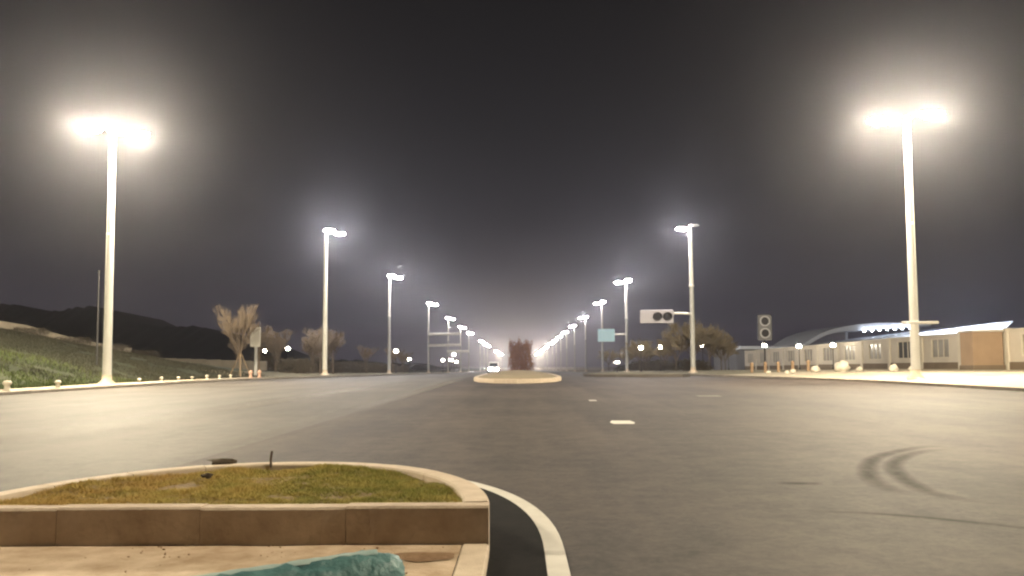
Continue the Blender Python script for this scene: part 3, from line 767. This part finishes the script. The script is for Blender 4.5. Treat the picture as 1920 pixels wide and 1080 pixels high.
# hedges: leafy clumps
def hedge_mesh(seed, sx, sy, h, n, leaf, m, name='foliage', taper=.3):
    r = random.Random(seed); b = MB()
    for _ in range(n):
        u, v, t = r.uniform(-1,1), r.uniform(-1,1), r.random()**.8
        lim = 1-taper*t; bump = .8+.35*noise.noise(Vector((u*sx*1.1+seed, v*2, t*2)))
        p = Vector((u*sx/2*lim*bump, v*sy/2*lim*bump, t*h*bump))
        a = Vector((r.gauss(0,1), r.gauss(0,1), r.gauss(0,1))).normalized(); c = a.orthogonal().normalized()*leaf*r.uniform(.6,1.3); a = a*leaf*r.uniform(.6,1.3)
        k = len(b.v); b.v += [tuple(p-a), tuple(p+c*.6), tuple(p+a), tuple(p-c*.6)]; b.f.append((k,k+1,k+2,k+3))
    me = b.mesh(name); me.materials.append(M[m]); return me
def stem_mesh(sx, h, m, seed):
    r = random.Random(seed); b = MB()
    b.tube([(-sx*.36,0,-.06),(0,.02,-.05),(sx*.36,0,-.06)], .05, 5)
    for _ in range(7):
        x = r.uniform(-sx*.33, sx*.33); b.tube([(x,0,-.06),(x+r.gauss(0,.1),r.gauss(0,.1),h*.6)], [.03,.012], 5)
    me = b.mesh('stems'); me.materials.append(M[m]); return me
HG = [(hedge_mesh(i, 4.2, 1.6, 1.5, 2600, .07, 'leafd'), stem_mesh(4.2, 1.5, 'bark', i)) for i in (1,2,3)]
def hedge(i, x, y, sc, rz, label, group):
    t = thing('hedge', label, 'hedge', (x, y, lz(x, y)-.03), rz, group); t.scale = sc
    link('foliage', HG[i%3][0], None, t); link('stems', HG[i%3][1], None, t)
for i in range(15):
    y = 78 + i*5.2; hedge(i, -22.3 - rr.random()*1.6, y, (1.1, 1.1, rr.uniform(.85,1.25)), rr.uniform(-.4,.4), 'low dark hedge close behind the lawn-side lamps', 'hedges close behind the lawn-side lamps')
for i in range(7):
    y = 96 + i*7; hedge(i, -27.5 - rr.random()*4, y, (1.4, 1.1, rr.uniform(1.1,1.5)), rr.uniform(-.4,.4), 'taller dark hedge set back on the lawn side by the bare trees', 'hedges set back on the lawn side')
for i in range(12):
    y = 92 + i*6.0; hedge(i, 20.4 + rr.random()*2.2, y, (1.1, 1.1, rr.uniform(.8,1.3)), rr.uniform(-.4,.4), 'dark brown clipped hedge under the olive trees', 'hedges under the olive trees')
for i, (x, y) in enumerate(((-37.5,60),(-35.5,62.5),(-34,65.5),(-33,69))): hedge(i, x, y, (.9,1.2,.45), .9, 'dark shrub mass below the beige retaining wall', 'shrubs below the retaining wall')
rs = thing('red_shrub', 'tall reddish-brown columnar shrub standing on the median', 'shrub', (.15, 92, gp(92)+.5))
link('foliage', hedge_mesh(21, 3.4, 2.6, 3.7, 9000, .08, 'leafr', 'foliage', .16), None, rs); link('stems', stem_mesh(1.6, 3.0, 'bark', 9), None, rs)

# ------------------------------------------------------------------ cream wall with windows, beside the building-side pavement
WX = 37.8; gw = lambda y: zR(WX, y)
wall = thing('boundary_wall', 'long cream wall of windowed bays with brown plinth and pale pillars', 'wall', (0,0,0))
bay = 6.5; ys = [48.5+bay*i for i in range(14)]
for i, (a, b_) in enumerate(zip(ys, ys[1:])):
    g0 = gw((a+b_)/2)-.1; yc = (a+b_)/2; wa, wb = yc-1.45, yc+1.45; z0, z1 = g0+1.18, g0+2.75; zt = g0+3.1
    part(wall, 'plinth', 'plinth', lambda b: b.box((WX-.06,a+.2,g0-.3),(WX+.24,b_-.2,g0+.7)))
    def panel(b):
        b.box((WX,a,g0+.702),(WX+.2,wa,zt)); b.box((WX,wb,g0+.702),(WX+.2,b_,zt))
        b.box((WX,wa+.002,g0+.702),(WX+.2,wb-.002,z0)); b.box((WX,wa+.002,z1),(WX+.2,wb-.002,zt))
    part(wall, 'wall_panel', 'wallc', panel)
    part(wall, 'coping', 'pillar', lambda b: b.box((WX-.1,a+.2,zt+.002),(WX+.3,b_-.2,zt+.14), .02))
    part(wall, 'pillar', 'pillar', lambda b: b.box((WX-.12,a-.28,g0-.3),(WX+.3,a+.28,zt+.2), .03))
    win = part(wall, 'window', 'pillar', lambda b: (b.box((WX-.03,wa-.08,z0-.08),(WX+.1,wb+.08,z0+.002)), b.box((WX-.03,wa-.08,z1-.002),(WX+.1,wb+.08,z1+.08)), b.box((WX-.03,wa-.08,z0+.004),(WX+.1,wa+.004,z1-.004)), b.box((WX-.03,wb-.004,z0+.004),(WX+.1,wb+.08,z1-.004))))
    dark = (i == 4)
    for k in range(3):
        p0 = wa+.006+(2.888)*k/3; part(win, 'pane', 'darkopen' if dark else 'glass', lambda b: b.box((WX+.08,p0+.03,z0+.004),(WX+.1,p0+2.888/3-.03,z1-.004)))
    for k in (1, 2): yy = wa+.006+2.888*k/3; part(win, 'mullion', 'pillar', lambda b: b.box((WX+.02,yy-.03,z0+.006),(WX+.09,yy+.03,z1-.006)))
g0 = zR(36.7, 62)
pr = thing('gate_pier', 'broad orange-brown gate pier standing against the cream wall', 'pier', (36.35, 62.4, g0))
part(pr, 'shaft', 'pier', lambda b: b.box((-1.2,-.9,-.3),(1.15,.9,2.95), .04))
part(pr, 'cap', 'pillar', lambda b: b.box((-1.3,-1.0,2.952),(1.25,1.0,3.12), .04))
part(pr, 'foot', 'plinth', lambda b: b.box((-1.28,-.98,-.3),(1.22,.98,.35), .03))

# ------------------------------------------------------------------ station with sweeping roofs behind the wall
stn = thing('station_building', 'low modern building with white upswept roof and curved lit canopy behind the wall', 'building', (0,0,0))
SY = 140.0; k_ = SY/150
def slab(name, m, prof, y0, y1, par=stn):
    """closed outline in x,z extruded from y0 to y1"""
    b = MB(); n = len(prof)
    b.v = [(x, y0, z) for x, z in prof] + [(x, y1, z) for x, z in prof]
    b.f = [tuple(range(n)), tuple(range(2*n-1, n-1, -1))] + [(i+n, (i+1)%n+n, (i+1)%n, i) for i in range(n)]
    return b.build(name, m, par)
zz = lambda z: 1.2+(z-1.2)*k_
xx = lambda x: x*k_
# long wing with upswept white edge
slab('wing_wall', 'facade', [(xx(42),-1),(xx(89),-1),(xx(89),zz(6.4)),(xx(74),zz(6.0)),(xx(60),zz(4.6)),(xx(42),zz(4.0))], SY+3, SY+20)
top = [(42,4.5),(54,4.3),(62,5.0),(70,6.1),(80,7.3),(88,8.3),(93.6,8.95)]
bot = [(91.3,6.7),(86,6.2),(78,5.9),(70,5.3),(62,4.4),(54,3.8),(42,3.9)]
slab('upswept_roof', 'roofwhite', [(xx(x), zz(z)) for x, z in top+bot], SY, SY+22)
# curved canopy
arc = [(54,4.8),(55.6,5.9),(57.2,6.8),(59.3,7.55),(62,8.15),(65,8.55),(68,8.75),(72,8.72),(75.5,8.55),(78,8.4)]
inn = [(78,8.1),(75,7.95),(71,7.75),(68,7.55),(65,7.3),(62,7.2),(60,6.95),(58,6.4),(56.4,5.6),(54.6,4.5)]
k2 = (SY+14)/150; xx2 = lambda x: x*k2; zz2 = lambda z: 1.2+(z-1.2)*k2
slab('curved_canopy', 'roofwhite', [(xx2(x), zz2(z)) for x, z in arc+inn], SY+14, SY+34)
for x in (56, 66, 76): part(stn, 'column', 'roofwhite', lambda b: b.lathe([(.3,-1),(.25,zz2(5.2 if x < 60 else 7.4))], 12, (xx2(x), SY+24, 0)), True)
for i in range(7):
    t = i/6; x = 65.3+8.6*t; z = 7.22+.55*t
    part(stn, 'downlight', 'led', lambda b: b.lathe([(.13,-.14),(.16,-.08),(.16,.0)], 12, (xx2(x), SY+13.8, zz2(z))))
for i in range(5):  # unseen strips added in front of the roof to brighten its white edge
    x = 79+i*2.4; part(stn, 'hidden_uplight', 'strip_led', lambda b: b.box((xx(x)-.5, SY-4.1, zz(3.9)), (xx(x)+.5, SY-3.9, zz(4.0))))
    part(stn, 'light_bracket', 'steel', lambda b: b.box((xx(x)-.05, SY-4.0, zz(3.8)), (xx(x)+.05, SY+3.1, zz(3.88))))
for i in range(12):
    x = 44+i*3.7; part(stn, 'window', 'glass', lambda b: b.box((xx(x), SY+2.9, .6), (xx(x)+2.2, SY+2.99, 3.2)))

# ------------------------------------------------------------------ lawn-side background
rw = thing('retaining_wall', 'beige retaining wall curving down along the top of the green bank', 'wall', (0,0,0))
pp = [(-54,50,6.0,3.2),(-47,57,5.8,3.3),(-42.2,62,5.1,3.2),(-40.4,64,4.7,3.4),(-38.6,66,3.95,3.1),(-37.0,68.5,3.35,2.8),(-35.6,72,2.95,2.5)]
for (a, b_) in zip(pp, pp[1:]):
    d = (Vector(b_[:2])-Vector(a[:2])).normalized(); q = Vector((-d.y, d.x))*.35
    b = MB(); A2 = Vector(a[:2])+d*.01; B2 = Vector(b_[:2])-d*.01
    b.add([(A2.x,A2.y,a[3]-2.6),(B2.x,B2.y,b_[3]-2.6),(B2.x,B2.y,b_[2]),(A2.x,A2.y,a[2]),(A2.x+q.x,A2.y+q.y,a[3]-2.6),(B2.x+q.x,B2.y+q.y,b_[3]-2.6),(B2.x+q.x,B2.y+q.y,b_[2]),(A2.x+q.x,A2.y+q.y,a[2])],
          [(0,1,2,3),(7,6,5,4),(3,2,6,7),(0,3,7,4),(1,5,6,2),(0,4,5,1)])
    b.build('wall_panel', 'retain', rw)
lw = thing('low_wall', 'thin pale low wall running across the dark lawn before the hill', 'wall', (0,0,0))
prev = None
for i in range(16):
    p = Vector((-62+i*2.1, 104-i*.6, 0)); z = 2.95-.075*i
    if prev: 
        a, za = prev; b = MB(); b.box((a.x+.02, p.y-.15, za-3.2), (p.x-.02, p.y+.15, z)); b.build('wall_panel', 'retain', lw)
    prev = (p, z)
HR = [(-420,30),(-330,34),(-260,30),(-215,25),(-195,25.5),(-178,22),(-163,24.5),(-156,21),(-148,17.5),(-135,16),(-120,15.5),(-112,12),(-104,8.5),(-92,5),(-70,3),(-40,1)]
mb = MB(); n = 420; ds = [(-60,0),(-30,.5),(0,1),(60,.9),(160,.3),(220,0)]
for d, s_ in ds:
    for i in range(n+1):
        x = -420+380*i/n; h_ = lerp(HR, x)+1.6*noise.noise(Vector((x*.09, d*.05, 0)))+.9*noise.noise(Vector((x*.3, d*.1, 4)))+1.1*abs(noise.noise(Vector((x*.9, d*.3, 8))))+.8*noise.noise(Vector((x*1.7, d, 2)))
        mb.v.append((x, 300+d, -3 + (h_+3)*s_))
for j in range(len(ds)-1):
    for i in range(n): a = j*(n+1)+i; mb.f.append((a, a+1, a+n+2, a+n+1))
struct(mb.build('hill', 'hill', None, True))

# ------------------------------------------------------------------ van coming down the avenue
vz = gp(150)
van = thing('van', 'white van with lit headlamps coming down the avenue beside the median', 'van', (-4.9, 150, vz))
def vbody(b):
    pr_ = [(-2.6,.35),(-2.65,.95),(-2.35,1.15),(-1.75,2.05),(-1.3,2.2),(2.5,2.2),(2.6,1.9),(2.6,.35)]
    n = len(pr_)
    for s_ in (-1, 1):
        for y, z in pr_: b.v.append((s_*(.95 if z < 1.5 else .86), y, z))
    b.f = [tuple(range(n-1,-1,-1)), tuple(range(n, 2*n))] + [(i, (i+1)%n, (i+1)%n+n, i+n) for i in range(n)]
part(van, 'body', 'van', vbody)
part(van, 'windscreen', 'vanglass', lambda b: b.add([(-.78,-2.33,1.25),(.78,-2.33,1.25),(.72,-1.86,1.98),(-.72,-1.86,1.98)], [(0,1,2,3)]))
for x in (-.68, .68):
    part(van, 'headlamp', 'headlamp', lambda b: b.blob((x,-2.64,.86), (.16,.06,.12), 10, 6))
    for y in (-1.7, 1.7):
        wh = part(van, 'wheel', 'tyre', lambda b: b.tube([(x*1.42-.11,y,.34),(x*1.42+.11,y,.34)], .34, 16))
        part(wh, 'rim', 'housing', lambda b: b.tube([(x*1.42+(.11 if x > 0 else -.11),y,.34),(x*1.42+(.125 if x > 0 else -.125),y,.34)], .2, 12))

# ------------------------------------------------------------------ night haze round the whole place
b = MB(); b.box((-1400,-160,-9), (1400,1400,60)); hz = b.build('haze', None); hz['kind'] = 'stuff'
hm = bpy.data.materials.new('haze'); hm.use_nodes = True; t = hm.node_tree; t.nodes.clear()
o_ = t.nodes.new('ShaderNodeOutputMaterial'); pv = t.nodes.new('ShaderNodeVolumePrincipled')
pv.inputs['Color'].default_value = (.86, .86, 1.0, 1); pv.inputs['Density'].default_value = HAZE; pv.inputs['Anisotropy'].default_value = 0.9
t.links.new(pv.outputs[0], o_.inputs['Volume']); hz.data.materials.append(hm)
